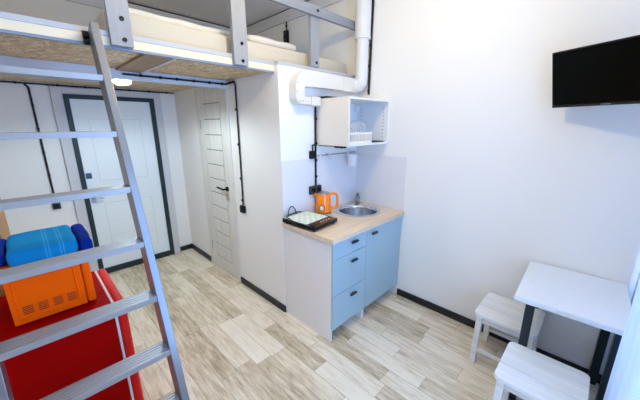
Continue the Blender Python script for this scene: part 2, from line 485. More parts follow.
# ------------------------------------------------------------------ loft bed
L = thing('loft_bed', 'built-in loft platform of board on a grey timber frame above the doors', 'loft bed', (-1.6, 1.1, 2.1))
box(XL, 0, .07, YB, NP, NP+.02).build('board_panel', 'osb', L)
fa = box(XL, XP, .05, .07, 2.112, 2.156).build('fascia', 'cream', L)
box(XL, XP, .046, .072, 2.099, 2.112).build('edge_strip', 'strip', L)
mb = MB().box(XL, XP, .046, .12, 2.156, 2.182, .002).box(XP-.0, 0, -.004, .12, 2.155, 2.181, .002); mb.build('top_plank', 'edge', L)
box(XL, XP, .78, .83, 2.045, NP, .002).build('beam', 'beamw', L)
j = box(-1.895, -1.738, .072, .78, 2.1, NP, .002).build('joist', 'joist', L)
box(-1.738, -1.722, .072, .78, 2.096, NP, .001).build('joist_edge', 'beamw', j)
for x0, x1, z0, bz in ((-2.062, -1.96, 2.113, (2.145, 2.245)), (-1.36, -1.252, 2.112, (2.14, 2.25)), (-.64, -.542, 2.19, (2.225,))):
    po = box(x0, x1, .014, .045, z0, 2.66, .002).build('post', 'greywood', L)
    for z in bz:
        MB().cyl((x0+.062, .006, z), (x0+.062, .015, z), .011, 12, bev=.002).build('bolt', 'bolt', po)
ra = box(XL, -.002, -.016, .014, 2.57, 2.64, .002).build('guard_rail', 'greyrail', L)
for x in (-.59, -1.31, -2.01): MB().cyl((x, -.024, 2.61), (x, -.015, 2.61), .010, 12, bev=.002).build('bolt', 'bolt', ra)

mt = tag(MB().soft(-2.06, -.03, .12, 1.75, 2.136, 2.32, .035, 20, .003, 4).build('mattress', 'matt'), 'thick cream mattress lying on the loft platform', 'mattress')
tag(MB().soft(-2.0, -1.15, .2, 1.6, 2.316, 2.372, .028, 22, .012, 5, 3).build('duvet', 'sheet'), 'white duvet spread flat over the left end of the loft mattress', 'duvet')
tag(MB().soft(-1.13, -.62, .2, .8, 2.3175, 2.40, .04, 22, .008, 9, 1, .35).build('pillow', 'sheet'), 'white folded pillow lying on the right end of the loft mattress', 'pillow')

# ------------------------------------------------------------------ lamp under loft
la = thing('ceiling_lamp', 'round glowing white lamp fixed under the loft board', 'lamp', (-1.84, .90, NP))
MB().cyl((-1.84, .90, NP-.07), (-1.84, .90, NP), .068, 40, bev=.004).build('housing', 'white', la)
MB().lathe([(0, -.034), (.035, -.031), (.058, -.018), (.067, .004)], (-1.84, .90, NP-.068), 40).build('diffuser', 'lamp', la)

# ------------------------------------------------------------------ cables
def clip(mb, p, n, s=.012): mb.cyl(V(p)-V(n)*.002, V(p)+V(n)*.012, s, 12)
def twisted(mb, pts, r=.004, amp=.004, pitch=.035):
    P = [V(p) for p in pts]
    seg = []
    for a, b_ in zip(P, P[1:]):
        k = max(2, int((b_-a).length/(pitch/6)))
        seg += [a.lerp(b_, i/k) for i in range(k)]
    seg.append(P[-1])
    for ph in (0, PI):
        Q = []; s = 0
        for i, q in enumerate(seg):
            if i: s += (q-seg[i-1]).length
            t = (seg[min(i+1, len(seg)-1)] - seg[max(i-1, 0)]).normalized()
            x = t.cross(V((.37, .61, .7))).normalized(); y = t.cross(x)
            an = 2*PI*s/pitch + ph
            Q.append(q + (x*math.cos(an) + y*math.sin(an))*amp)
        mb.tube(Q, r, 6, smooth=False)
def cable_thing(label, pts, clips, n, r=.0052, amp=.004, loc=None):
    root = thing('cable', label, 'cable', loc or pts[0])
    m = MB(); twisted(m, pts, r, amp); m.build('twisted_wire', 'cable', root)
    for p, nn in clips:
        c = MB(); clip(c, p, nn); c.build('cable_clip', 'bolt', root)
    return root
yb = YB-.012
top = [(-3.19, yb, 2.098), (-2.29, yb, 2.098)]
cl = [((x, yb, 2.098), (0, -1, 0)) for x in (-2.92, -2.6, -2.42, -2.12, -1.9, -1.69, -1.5, -1.3, -1.1)]
cable_thing('black twisted cable along the top of the entry wall above the entry door', [(-3.19, yb, 2.098), (XP-.01, yb, 2.098)], cl, None)
cable_thing('black twisted cable dropping down the entry wall to the socket left of the entry door', [(-2.36, yb, 2.092), (-2.335, yb, 2.06), (-2.335, yb, .93)],
            [((-2.335, yb, z), (0, -1, 0)) for z in (1.9, 1.68, 1.45, 1.22, 1.0)], None, .0065)
s = thing('wall_socket', 'dark brown socket box on the entry wall left of the entry door', 'socket', (-2.335, YB, .86))
MB().box(-2.365, -2.30, YB-.035, YB, .86, .925, .006).build('socket_box', 'brownp', s)
MB().cyl((-2.3325, YB-.040, .8925), (-2.3325, YB-.033, .8925), .022).build('socket_insert', 'black', s)
yy = .772
pts = [(-1.86, yy, 2.08), (XP-.02, yy, 2.081), (XP-.01, .75, 2.088), (XP-.01, .645, 2.092), (XP-.01, .622, 2.07), (XP-.01, .63, .93)]
cl = [((x, yy, 2.08), (0, -1, 0)) for x in (-1.74, -1.6, -1.47, -1.33, -1.19, -1.07)] + [((XP-.01, .70, 2.09), (-1, 0, 0)), ((XP-.01, .64, 2.09), (-1, 0, 0))] + [((XP-.01, .63, z), (-1, 0, 0)) for z in (1.85, 1.53, 1.2, .98)]
cable_thing('black twisted cable from the loft beam down to the switch beside the bathroom door', pts, cl, None)
s = thing('light_switch', 'dark switch box on the white wall right of the bathroom door', 'switch', (XP, .63, .85))
MB().box(XP-.035, XP, .60, .665, .85, .925, .006).build('switch_box', 'black', s)
MB().box(XP-.042, XP-.034, .62, .645, .872, .903, .003).build('switch_key', 'dgrey', s)
# kitchen cable
cable_thing('black twisted cable running down the kitchen wall from the duct to the double socket', [(-.62, -.012, 1.86), (-.62, -.012, 1.16)],
            [((-.62, -.012, z), (0, -1, 0)) for z in (1.76, 1.55, 1.40, 1.25)], None, .0068)
s = thing('wall_socket', 'black square socket below the wall cabinet beside the utensil rail', 'socket', (-.675, 0, 1.41))
MB().box(-.695, -.635, -.035, 0, 1.415, 1.485, .006).build('socket_box', 'black', s)
MB().tube([(-.665, -.02, 1.48), (-.665, -.02, 1.515), (-.66, -.016, 1.535), (-.61, -.014, 1.535)], .006).build('socket_lead', 'cable', s)
s = thing('wall_socket', 'black double socket on the backsplash behind the orange kettle', 'socket', (-.63, 0, 1.08))
MB().box(-.705, -.565, -.035, -.003, 1.09, 1.165, .006).build('socket_box', 'dgrey', s)
for x in (-.67, -.60): MB().cyl((x, -.040, 1.1275), (x, -.033, 1.1275), .024).build('socket_insert', 'black', s)
cable_thing('black twisted cable beside the white pipe on the right wall', [(-.012, -.15, 2.88), (-.012, -.135, 2.0)],
            [((-.012, -.15+.017*(2.88-z), z), (-1, 0, 0)) for z in (2.8, 2.62, 2.43, 2.25, 2.03)], None, .0085)
# the loft socket
cable_thing('black twisted cable dropping to the socket above the loft bed', [(-.012, 1.085, 2.89), (-.012, 1.085, 2.79)], [((-.012, 1.085, 2.85), (-1, 0, 0))], None)
s = thing('wall_socket', 'black double socket on the right wall above the loft mattress', 'socket', (0, 1.09, 2.66))
MB().box(-.035, 0, 1.055, 1.125, 2.66, 2.80, .006).build('socket_box', 'black', s)
for z in (2.695, 2.765): MB().cyl((-.041, 1.09, z), (-.034, 1.09, z), .024).build('socket_insert', 'dgrey', s)

# ------------------------------------------------------------------ kitchen units
CT = .90; cy0 = -.578
def unit(name, label, x0, x1):
    c = thing(name, label, 'cabinet', ((x0+x1)/2, -.28, 0))
    box(x0, x0+.016, cy0+.018, -.005, 0, .862).build('side_panel', 'cabside', c)
    box(x1-.016, x1, cy0+.018, -.005, 0, .862).build('side_panel', 'cabside', c)
    mb = MB().box(x0+.016, x1-.016, cy0+.018, -.005, .098, .114).box(x0+.016, x1-.016, -.02, -.005, .114, .862)
    mb.build('carcass', 'white', c)
    return c
def knob(x, z, parent):
    m = MB().cyl((x, cy0, z), (x, cy0-.014, z), .005, 12)
    m.prism([(x-.045, z-.003), (x-.032, z-.011), (x+.032, z-.011), (x+.045, z-.003), (x+.032, z+.009), (x-.032, z+.009)], 'Y', cy0-.026, cy0-.012, .002)
    return m.build('handle', 'steelblue', parent)
xs = -.577
u = unit('drawer_cabinet', 'blue three-drawer base cabinet with a pale side panel under the worktop', XP+.004, xs)
for z0, z1, hz in ((.720, .858, .815), (.413, .716, .655), (.112, .409, .352)):
    dr = box(XP+.006, xs-.002, cy0, cy0+.018, z0, z1, .001).build('drawer_front', 'blue', u)
    knob(-.76, hz, dr)
u2 = unit('sink_cabinet', 'blue single-door base cabinet under the round sink', xs, -.003)
dr = box(xs+.002, -.005, cy0, cy0+.018, .112, .858, .001).build('door', 'blue', u2)
knob(-.485, .812, dr)
# worktop with a round sink hole
def worktop():
    b = bmesh.new(); cx, cyy, r = -.285, -.255, .185
    N = 64; x0, x1, y0, y1 = -1.026, -.002, -.598, -.005
    def outer(a):
        dx, dy = math.cos(a), math.sin(a); ts = []
        if dx > 1e-9: ts.append((x1-cx)/dx)
        if dx < -1e-9: ts.append((x0-cx)/dx)
        if dy > 1e-9: ts.append((y1-cyy)/dy)
        if dy < -1e-9: ts.append((y0-cyy)/dy)
        t = min(ts); return (cx+dx*t, cyy+dy*t)
    ang = [2*PI*k/N for k in range(N)] + [math.atan2(y-cyy, x-cx) % (2*PI) for x in (x0, x1) for y in (y0, y1)]
    ang.sort(); R = []
    for a in ang:
        o_ = outer(a); i_ = (cx+r*math.cos(a), cyy+r*math.sin(a))
        R.append([b.verts.new((*o_, CT)), b.verts.new((*i_, CT)), b.verts.new((*i_, CT-.036)), b.verts.new((*o_, CT-.036))])
    n = len(R)
    for k in range(n):
        A, B = R[k], R[(k+1) % n]
        for j in range(4): b.faces.new((A[j], A[(j+1) % 4], B[(j+1) % 4], B[j]))
    bmesh.ops.recalc_face_normals(b, faces=b.faces[:])
    m = MB(); m._merge(b); return m
tag(worktop().build('worktop', 'counter'), 'light oak worktop lying across the two blue cabinets', 'worktop')
sk = thing('sink', 'round stainless steel sink set into the oak worktop', 'sink', (-.285, -.255, CT))
MB().lathe([(.183, -.001), (.222, 0.0005), (.222, .004), (.192, .006), (.181, -.004), (.176, -.02), (.172, -.12), (.16, -.145), (.12, -.152), (.03, -.154), (0, -.155)][::-1], (-.285, -.255, CT), 64, cap=False).build('bowl', 'steel', sk)
MB().lathe([(0, .004), (.03, .004), (.036, .001), (.036, -.002)], (-.285, -.255, CT-.152), 32).build('drain', 'chrome', sk)
fx, fy = -.078, -.092
t = thing('tap', 'short chrome mixer tap in the worktop corner behind the sink', 'tap', (fx, fy, CT))
MB().lathe([(.03, .001), (.03, .006), (.023, .012), (.022, .085), (.02, .092), (0, .094)], (fx, fy, CT), 24).build('body', 'chrome', t)
MB().tube([(fx, fy, CT+.06), (fx-.05, fy-.035, CT+.085), (fx-.10, fy-.075, CT+.078), (fx-.112, fy-.084, CT+.062)], .010).build('spout', 'chrome', t)
MB().tube([(fx, fy, CT+.09), (fx+.005, fy+.005, CT+.108), (fx-.03, fy-.02, CT+.122)], [.014]*7+[.009]*6).build('lever', 'chrome', t)
# backsplash
tag(box(XP+.002, -.004, -.004, 0, CT+.0005, 1.418).build('backsplash', 'tile'), 'white embossed backsplash panel behind the cooktop and kettle', 'backsplash', None)
tag(box(-.004, 0, -.592, -.004, CT+.0005, 1.418).build('backsplash', 'tile'), 'white embossed backsplash panel on the right wall beside the sink', 'backsplash', None)

# ---- wall cabinet
WX, WY, Z0, Z1 = -.600, -.372, 1.535, 1.928
wc = thing('wall_cabinet', 'open white wall cabinet hung in the corner above the sink', 'cabinet', (-.3, -.18, Z0))
box(WX, WX+.016, WY, -.002, Z0, Z1).build('side_panel', 'cabwarm', wc)
rp = box(-.018, -.002, WY, -.002, Z0, Z1).build('side_panel', 'white', wc)
box(WX+.016, -.018, WY, -.002, Z1-.016, Z1).build('top_panel', 'white', wc)
box(WX+.016, -.018, WY, -.002, Z0, Z0+.016).build('bottom_panel', 'white', wc)
box(WX+.016, -.018, -.006, -.002, Z0+.016, Z1-.016).build('back_panel', 'white', wc)
for x in (WX+.017, -.06): box(x, x+.04, -.04, -.007, 1.835, 1.905, .003).build('hanger_bracket', 'white', wc)
for z in [1.60+.032*i for i in range(9)]:
    for y in (-.32, -.06): MB().cyl((-.0175, y, z), (-.0195, y, z), .005, 8).build('shelf_hole', 'groove', rp)
# dish rack inside
rk = thing('dish_rack', 'white dish rack with plate wires inside the open wall cabinet', 'dish rack', (-.40, -.2, Z0+.016))
m = MB(); za, zb = Z0+.0005, 1.646
m.box(-.56, -.24, -.352, -.346, 1.632, zb).box(-.56, -.24, -.352, -.346, za+.02, za+.034)
for i in range(17):
    x = -.556+.312*i/16; m.box(x-.002, x+.002, -.351, -.347, za+.02, zb)
for x in (-.563, -.245): m.box(x, x+.006, -.35, -.05, za+.02, zb)
m.box(-.56, -.24, -.35, -.05, za+.016, za+.022).box(-.56, -.24, -.056, -.05, za+.02, zb)
m.build('basket', 'plast', rk)
for i in range(7):
    x = -.47+.035*i
    MB().tube([(x, -.30, za+.03), (x, -.28, 1.70), (x+.003, -.21, 1.735), (x, -.14, 1.70), (x, -.12, za+.03)], .0028, 8).build('plate_wire', 'plast', rk)
bk = [tag(box(-.205, -.03, -.345, -.17, Z0+.0165, Z0+.026, .003).build('drip_tray', 'black'), 'flat black tray lying in the wall cabinet right of the dish rack', 'tray')]
cup = thing('cup', 'small black cup standing at the left end of the dish rack', 'cup', (-.545, -.20, za+.022))
MB().lathe([(0, 0), (.022, 0), (.028, .09), (.025, .09), (.020, .006), (0, .006)], (-.528, -.22, za+.024), 28).build('body', 'black', cup)
MB().tube([(-.528, -.246, za+.09), (-.528, -.272, za+.085), (-.528, -.272, za+.045), (-.528, -.244, za+.04)], .004).build('handle', 'black', cup)
ul = thing('cabinet_light', 'small black light fitting under the open wall cabinet', 'light', (-.575, -.27, Z0))
MB().box(-.596, -.55, -.315, -.215, Z0-.018, Z0, .004).build('housing', 'black', ul)
MB().tube([(-.59, -.215, Z0-.006), (-.592, -.12, Z0-.005), (-.60, -.03, Z0-.006)], .004).build('lead', 'cable', ul)
# rail and utensil cup
rl = thing('utensil_rail', 'thin white utensil rail on the backsplash under the wall cabinet', 'rail', (-.33, -.02, 1.43))
MB().tube([(-.60, -.03, 1.438), (-.03, -.03, 1.438)], .0055, 10, smooth=False).build('bar', 'steelm', rl)
for x in (-.585, -.46, -.05):
    MB().box(x-.012, x+.012, -.037, 0, 1.427, 1.449, .003).build('bracket', 'plast', rl)
MB().tube([(-.47, -.036, 1.445), (-.47, -.05, 1.42), (-.455, -.05, 1.41), (-.44, -.045, 1.42)], .004).build('hook', 'plast', rl)
uc = thing('utensil_cup', 'white plastic cup hanging from the utensil rail in the corner', 'cup', (-.185, -.085, 1.31))
MB().lathe([(0, 0), (.037, 0), (.040, .004), (.052, .118), (.049, .118), (.038, .008), (0, .008)], (-.185, -.090, 1.31), 36).build('body', 'plast', uc)
MB().box(-.20, -.17, -.044, -.021, 1.405, 1.45, .003).build('hook', 'plast', uc)

# ---- kettle
kx, ky = -.598, -.088
kt = thing('kettle', 'orange electric kettle with a dial standing on the worktop', 'kettle', (kx, ky, CT))
MB().lathe([(0, 0), (.073, 0), (.075, .005), (.073, .016), (.066, .02), (0, .02)], (kx, ky, CT), 40).build('base', 'steelm', kt)
body = MB().lathe([(0, .022), (.067, .022), (.073, .03), (.0725, .06), (.0685, .12), (.062, .185), (.060, .195), (.054, .198), (0, .198)], (kx, ky, CT), 48)
body = body.build('body', 'kettle', kt)
MB().lathe([(.054, 0), (.052, .008), (.042, .013), (0, .014)], (kx, ky, CT+.197), 36).build('lid', 'steelm', kt)
s2 = V((-.72, .69, 0)).normalized(); P = V((kx, ky, CT))
sp = MB()
b = bmesh.new()
n_ = V((-s2.y, s2.x, 0))
A = [b.verts.new(P + s2*.058 + n_*.03 + V((0, 0, .198))), b.verts.new(P + s2*.058 - n_*.03 + V((0, 0, .198))), b.verts.new(P + s2*.092 + V((0, 0, .20))), b.verts.new(P + s2*.066 + V((0, 0, .135)))]
for q in ((0, 1, 2), (0, 2, 3), (1, 3, 2), (0, 3, 1)): b.faces.new([A[i] for i in q])
bmesh.ops.recalc_face_normals(b, faces=b.faces[:]); sp._merge(b); sp.build('spout', 'kettle', kt)
h2 = -s2
MB().tube([P+h2*.055+V((0, 0, .19)), P+h2*.085+V((0, 0, .196)), P+h2*.118+V((0, 0, .19)), P+h2*.13+V((0, 0, .165)), P+h2*.132+V((0, 0, .11)), P+h2*.122+V((0, 0, .07)), P+h2*.10+V((0, 0, .058)), P+h2*.07+V((0, 0, .062))], .0125, 12).build('handle', 'kettle', kt)
gd = V((-.83, -.56, 0)).normalized(); gp = P + gd*.068 + V((0, 0, .075))
g = MB().lathe([(0, .008), (.020, .008), (.025, .010), (.027, .006), (.027, -.008)], gp, 32, gd); g = g.build('gauge', 'chrome', kt)
MB().lathe([(0, .0095), (.020, .0092)], gp, 28, gd).build('dial', 'gauge', g)
gt = V((0, 0, 1)).cross(gd)
MB().beam(gp+gd*.0105-gt*.008-V((0, 0, .006)), gp+gd*.0105+gt*.012+V((0, 0, .009)), .0016, .001).build('needle', 'black', g)
# ---- induction cooktop (slightly turned)
hb = thing('induction_cooktop', 'black portable cooktop standing on the left end of the worktop', 'cooktop', (-.878, -.200, CT))
hb.rotation_euler = (0, 0, math.radians(5))
ORG[hb.name] = V((0, 0, 0))
def hpart(mb, nm, mt, par=None): return mb.build(nm, mt, par or hb)
hpart(MB().box(-.152, .152, -.178, .178, .012, .040, .006), 'housing', 'black')
hpart(MB().box(-.154, .154, -.180, .180, .040, .046, .003), 'glass_top', 'blackgloss')
hpart(MB().box(-.13, .13, -.174, -.095, .046, .0466), 'control_panel', plain('brown_control_panel', '#3a1d12', .2))
for x in (-.02, .015, .05, .085):
    hpart(MB().box(x-.006, x+.006, -.142, -.132, .0466, .0472), 'touch_key', 'gauge')
for sx in (-1, 1):
    for sy in (-1, 1): hpart(MB().cyl((sx*.125, sy*.15, 0), (sx*.125, sy*.15, .014), .014, 16), 'foot', 'black')
hpart(MB().tube([(.02, .176, .03), (.012, .18, .08), (-.02, .178, .118), (-.05, .176, .122), (-.08, .174, .09), (-.09, .172, .045), (-.12, .165, .03), (-.15, .13, .05), (-.166, .06, .045), (-.166, 0, .03), (-.162, .06, .06), (-.14, .14, .064), (-.05, .172, .058), (.06, .18, .056), (.12, .186, .02)], .0042, 8), 'power_cord', 'cable')
ct = tag(MB().soft(-.148, .128, -.096, .158, .0525, .059, .0035, 16, .001, 14).build('dish_cloth', 'checker', origin=(0, 0, .0525)), 'pale green checked cloth lying on the black cooktop', 'cloth')
ct.rotation_euler = (0, 0, math.radians(5)); ct.location = (-.878, -.200, CT+.0465)

# ------------------------------------------------------------------ duct
du = thing('ventilation_duct', 'white plastic ventilation duct running along the kitchen wall to the ceiling', 'duct', (-.5, -.08, 1.88))
DY0, DY1 = -.085, -.006
box(-.74, -.30, DY0, DY1, 2.012, 2.124, .006).build('flat_channel', 'plastw', du)
m = MB().box(-.335, -.14, DY0-.006, DY1, 2.005, 2.13, .008)
m.build('channel_sleeve', 'plastw', du)
# U-shaped elbow: outer arc polygon in XZ
poly = []
for i in range(9):
    a = PI/2 + (PI/2)*i/8; poly.append((-.785 + .122*math.cos(a), 2.006 + .122*math.sin(a)))
for i in range(7):
    a = PI + (PI/2)*i/6; poly.append((-.852 + .055*math.cos(a), 1.925 + .055*math.sin(a)))
poly += [(-.815, 1.87), (-.815, 1.995), (-.805, 2.005), (-.735, 2.005), (-.735, 2.128)]
MB().prism(poly, 'Y', DY0-.008, DY1, .006).build('elbow', 'plastw', du)
MB().box(-.83, -.735, -.078, -.006, 1.872, 1.932, .004).build('lower_stub', 'plastw', du)
MB().box(-.735, -.635, -.095, -.004, 1.865, 1.935, .006).build('outlet_box', 'plastw', du)
for x, z in ((-.89, 2.03), (-.89, 1.965), (-.865, 1.895), (-.835, 1.895)):
    MB().cyl((x, DY0-.0075, z), (x, DY0-.011, z), .0045, 8).build('screw', 'tag', du)
px, py = -.078, -.09
MB().cyl((px, py, 2.49), (px, py, H-.002), .073, 40).build('upper_pipe', 'pvcf', du)
MB().cyl((px, py, 2.475), (px, py, 2.50), .0755, 40, bev=.004).build('collar', 'pvcf', du)
el = [(px, py, 2.49), (px, py, 2.2), (px, py, 2.125)] + [(px - .06*(1-math.cos(a)), py*1 + .02*(1-math.cos(a)), 2.125 - .06*math.sin(a)) for a in (PI/6, PI/3, PI/2)] + [(-.2, py+.03, 2.065)]
MB().tube(el, .060, 32, cuts=4).build('lower_pipe', 'pvcf', du)
m = MB().cyl((px, py, 2.305), (px, py, 2.325), .064, 36); m.build('pipe_clamp', 'pvcf', du)
tag(box(-.598, -.45, -.13, -.03, Z1, Z1+.018, .004).build('dark_patch_box', 'black'), 'flat black box standing in for the dark patch above the wall cabinet', 'box')  # black box put in for a dark patch between duct and cabinet

# ------------------------------------------------------------------ television
yaw, tilt = math.radians(-115.15), math.radians(16.12)
r_ = V((math.cos(yaw), math.sin(yaw), 0)); nn = r_.cross(V((0, 0, 1))); up = V((0, 0, 1))*math.cos(tilt) + nn*math.sin(tilt)
fr = r_.cross(up)   # facing direction
BL = V((-.12, -1.604, 1.8068)); TW, TH = .5436, .3181
tvm = Matrix((r_, up, fr)).transposed().to_4x4(); tvm.translation = BL
cc = BL + r_*TW/2 + up*TH/2
tv = thing('television', 'black flat-screen television tilted out from the right wall', 'television', cc)
def tvp(mb, nm, mt, par=None):
    mb.bm.transform(tvm); return mb.build(nm, mt, par or tv)
tvp(MB().box(0, TW, 0, TH, -.022, 0, .003).box(.06, TW-.06, .04, TH-.06, -.045, -.02, .006), 'housing', 'black')
tvp(MB().box(.008, TW-.008, .018, TH-.008, -.001, .0012), 'screen', 'screen')
tvp(MB().box(.004, TW-.004, .003, .015, 0, .003, .001), 'lower_bezel', 'blackgloss')
m = MB(); x = TW/2-.022
for wd in (.005, .006, .007, .005, .006, .005):
    m.box(x, x+wd, .0065, .0115, .003, .0036); x += wd+.0018
tvp(m, 'logo', 'logo')
back = BL + r_*TW*.5 + up*TH*.5 - fr*.045
wp = V((0, back.y+.0, back.z))
m = MB().box(-.012, 0, back.y-.04, back.y+.12, back.z-.10, back.z+.10, .003)
m.beam(V((-.01, back.y+.06, back.z)), back+V((0, .05, 0)), .03, .03).beam(back+V((0, .07, 0)), back+V((0, -.03, 0)), .03, .04)
m.build('wall_bracket', 'black', tv)

# ------------------------------------------------------------------ table and stools
TZ = .75
tb = thing('table', 'small white-topped table with dark metal legs against the right wall', 'table', (-.31, -1.88, 0))
tb.location.x = -.322; tb.rotation_euler = (0, 0, .038)
tx0, tx1, ty0, ty1 = -.612, -.006, -2.138, -1.648
top_ = box(tx0, tx1, ty0, ty1, TZ-.03, TZ, .003).build('tabletop', 'table', tb)
box(tx0-.0015, tx1-.01, ty0-.0015, ty1+.0015, TZ-.022, TZ-.006).build('edge_band', 'tedge', top_)
for y in (-1.725, -2.10):
    for x in (-.535, -.03):
        box(x-.022, x+.022, y-.022, y+.022, .0, TZ-.03, .002).build('leg', 'leg', tb)
    box(-.535+.022, -.03-.022, y-.02, y+.02, TZ-.07, TZ-.03, .002).build('leg_brace', 'leg', tb)
box(-.33, -.29, -2.08, -1.745, TZ-.07, TZ-.03, .002).build('frame_rail', 'leg', tb)

SX, SY, SZ = .358, .37, .42
stl = thing('stool', 'white wooden stool pushed under the table beside the right wall', 'stool', O0, 'white wooden stools')
def seat():
    m = MB()
    pts = []
    r = .03; hx, hy = SX/2, SY/2
    def arc(cx, cy, a0): return [(cx + r*math.cos(a0+PI/2*i/5), cy + r*math.sin(a0+PI/2*i/5)) for i in range(6)]
    g = -hx+.125
    m.prism(arc(-hx+r, hy-r, PI/2) + arc(-hx+r, -hy+r, PI) + [(g-.0012, -hy), (g-.0012, hy)], 'Z', SZ-.024, SZ, .002)
    m.prism([(g+.0012, -hy)] + arc(hx-r, -hy+r, -PI/2) + arc(hx-r, hy-r, 0) + [(g+.0012, hy)], 'Z', SZ-.024, SZ, .002)
    return m
seat().build('seat', 'stool', stl)
q = {}
for sx in (-1, 1):
    for sy in (-1, 1):
        MB().beam((sx*(SX/2-.025), sy*(SY/2-.03), 0), (sx*(SX/2-.04), sy*(SY/2-.035), SZ-.024), .038, .038, (0, 1, 0), .003).build('leg', 'stool', stl)
for sy in (-1, 1): box(-SX/2+.055, SX/2-.055, sy*(SY/2-.035)-.009, sy*(SY/2-.035)+.009, SZ-.08, SZ-.024, .002).build('apron', 'stool', stl)
for sx in (-1, 1):
    x = sx*(SX/2-.04); box(x-.009, x+.009, -SY/2+.05, SY/2-.05, SZ-.08, SZ-.024, .002).build('apron', 'stool', stl)
    x = sx*(SX/2-.028); box(x-.008, x+.008, -SY/2+.045, SY/2-.045, .10, .128, .002).build('stretcher', 'stool', stl)
stl.location = (-.254, -1.602, 0)
s2_ = copy_tree(stl); s2_.location = (-.758, -1.856, 0)
s2_['label'] = 'white wooden stool standing in front of the table in the open room'

# ------------------------------------------------------------------ curtain
def cur(u, v):
    x = -.06 - 1.12*u
    ph = u*PI*2*8.5
    z = .02 + 2.62*v
    t = max(0, min(1, (u-.50)/.035)); t = t*t*(3-2*t)
    a = .010 + .022*t
    y = -2.166 + .040*t + a*math.sin(ph + .5*math.sin(3*v)) + .004*math.sin(2.3*ph+1)
    return V((x + .01*math.sin(4*v+u*9), y, z))
cu = thing('curtain', 'sheer white curtain hanging in folds beside the table', 'curtain', (-.6, -2.17, .02))
MB().grid(cur, 220, 24).build('fabric', 'sheer', cu, 180)
MB().tube([(-1.3, -2.18, 2.66), (-.03, -2.18, 2.66)], .012, 12, smooth=False).build('curtain_rod', 'white', cu)

# ------------------------------------------------------------------ ladder
kL = .3173
lad = thing('ladder', 'grey aluminium step ladder leaning on the front edge of the loft', 'ladder', (-2.417, -.75, 0))
fy0 = lambda z: -.757 + kL*z
nrm = V((0, 1, -kL)).normalized()       # into the ladder, away from the front
dirL = V((0, kL, 1)).normalized()
def stile(x0, x1):
    d = .105; m = MB(); b = bmesh.new()
    z1 = 2.184
    A0 = V((0, fy0(0), 0)); A1 = V((0, fy0(z1), z1))
    sh = nrm*d
    t0 = (0 - sh.z)/dirL.z
    q = [(A0.y, 0), (A1.y, A1.z), (A1.y+sh.y, A1.z+sh.z), (A0.y+sh.y+dirL.y*t0, 0)]
    m.prism(q, 'X', x0, x1, .003)
    return m
for x0, x1 in ((-2.714, -2.679), (-2.154, -2.1205)):
    so = stile(x0, x1).build('stile', 'alu', lad)
    s_ = 1 if x0 < -2.5 else -1
    b0 = V(((x0+x1)/2, fy0(.02), .0))
    MB().box(x0-.003, x1+.003, fy0(0)-.004, fy0(0)+.125, 0, .045, .004).build('rubber_foot', 'black', so)
    MB().cyl((x0+.004 if s_ > 0 else x0-.022, .026, 2.142), (x0+.03 if s_ > 0 else x0+.004, .026, 2.142), .016, 16).cyl((x0-.022 if s_ < 0 else x1, .026, 2.11), (x0+.003 if s_ < 0 else x1+.022, .026, 2.11), .016, 16).build('rubber_pad', 'black', so)
for i in range(8):
    z = 1.940 - .2584*i
    y = fy0(z)
    m = MB(); D = .100
    # ribbed tread profile in YZ
    prof = [(y, z-.026), (y, z-.002)]
    nr = 5
    for r in range(nr):
        a = y + .004 + (D-.008)*r/nr; w_ = (D-.008)/nr
        prof += [(a, z-.0035), (a+w_*.1, z), (a+w_*.66, z), (a+w_*.76, z-.0035)]
    prof += [(y+D-.002, z-.002), (y+D, z-.004), (y+D, z-.026)]
    out = []
    for p_ in prof:
        if not out or (abs(out[-1][0]-p_[0]) + abs(out[-1][1]-p_[1])) > 1e-6: out.append(p_)
    m.prism(out, 'X', -2.680, -2.153)
    m.build('step', 'alutread', lad, 20)

# ------------------------------------------------------------------ fridge, microwave, towels, wardrobe
FT = .84
fg = thing('refrigerator', 'small red refrigerator with white door seal standing behind the ladder', 'refrigerator', (-2.54, -.02, 0))
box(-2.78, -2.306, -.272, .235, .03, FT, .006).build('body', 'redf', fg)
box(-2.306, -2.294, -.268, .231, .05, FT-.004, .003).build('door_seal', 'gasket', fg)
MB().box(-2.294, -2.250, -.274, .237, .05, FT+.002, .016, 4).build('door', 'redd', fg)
for x in (-2.75, -2.33):
    for y in (-.23, .2): MB().cyl((x, y, 0), (x, y, .032), .018, 16).build('foot', 'black', fg)
MZ = FT+.008
mw = thing('microwave', 'orange microwave oven standing on the red refrigerator', 'microwave', (-2.5, -.02, FT))
y0 = -.178
bd = box(-2.645, -2.388, y0, .17, MZ, MZ+.258, .005).build('body', 'orange', mw)
# embossed outline on the side
pts = []
X0, X1, Za, Zb, rr = -2.622, -2.415, MZ+.03, MZ+.215, .014
for cx_, cz_, a0 in ((X1-rr, Zb-rr, 0), (X0+rr, Zb-rr, PI/2), (X0+rr, Za+rr, PI), (X1-rr, Za+rr, 3*PI/2)):
    pts += [(cx_+rr*math.cos(a0+PI/2*i/4), y0-.0005, cz_+rr*math.sin(a0+PI/2*i/4)) for i in range(5)]
MB().tube(pts, .004, 8, True, False).build('side_emboss', 'orange', bd)
for gx in (-2.592, -2.542, -2.491, -2.441):
    m = MB()
    for i in range(5):
        zz = MZ+.044+.0085*i; m.box(gx-.017, gx+.017, y0-.0006, y0+.001, zz, zz+.0042)
    m.build('vent', 'vent', bd)
MB().cyl((-2.49, y0-.002, MZ+.008), (-2.49, y0+.001, MZ+.008), .003, 12).build('screw', 'steelm', bd)
dm = MB().box(-2.386, -2.352, y0-.002, .172, MZ+.002, MZ+.258, .012, 4).build('door', 'orange', mw)
box(-2.3525, -2.351, y0+.05, .05, MZ+.05, MZ+.21, .0).build('door_window', 'blackgloss', dm)
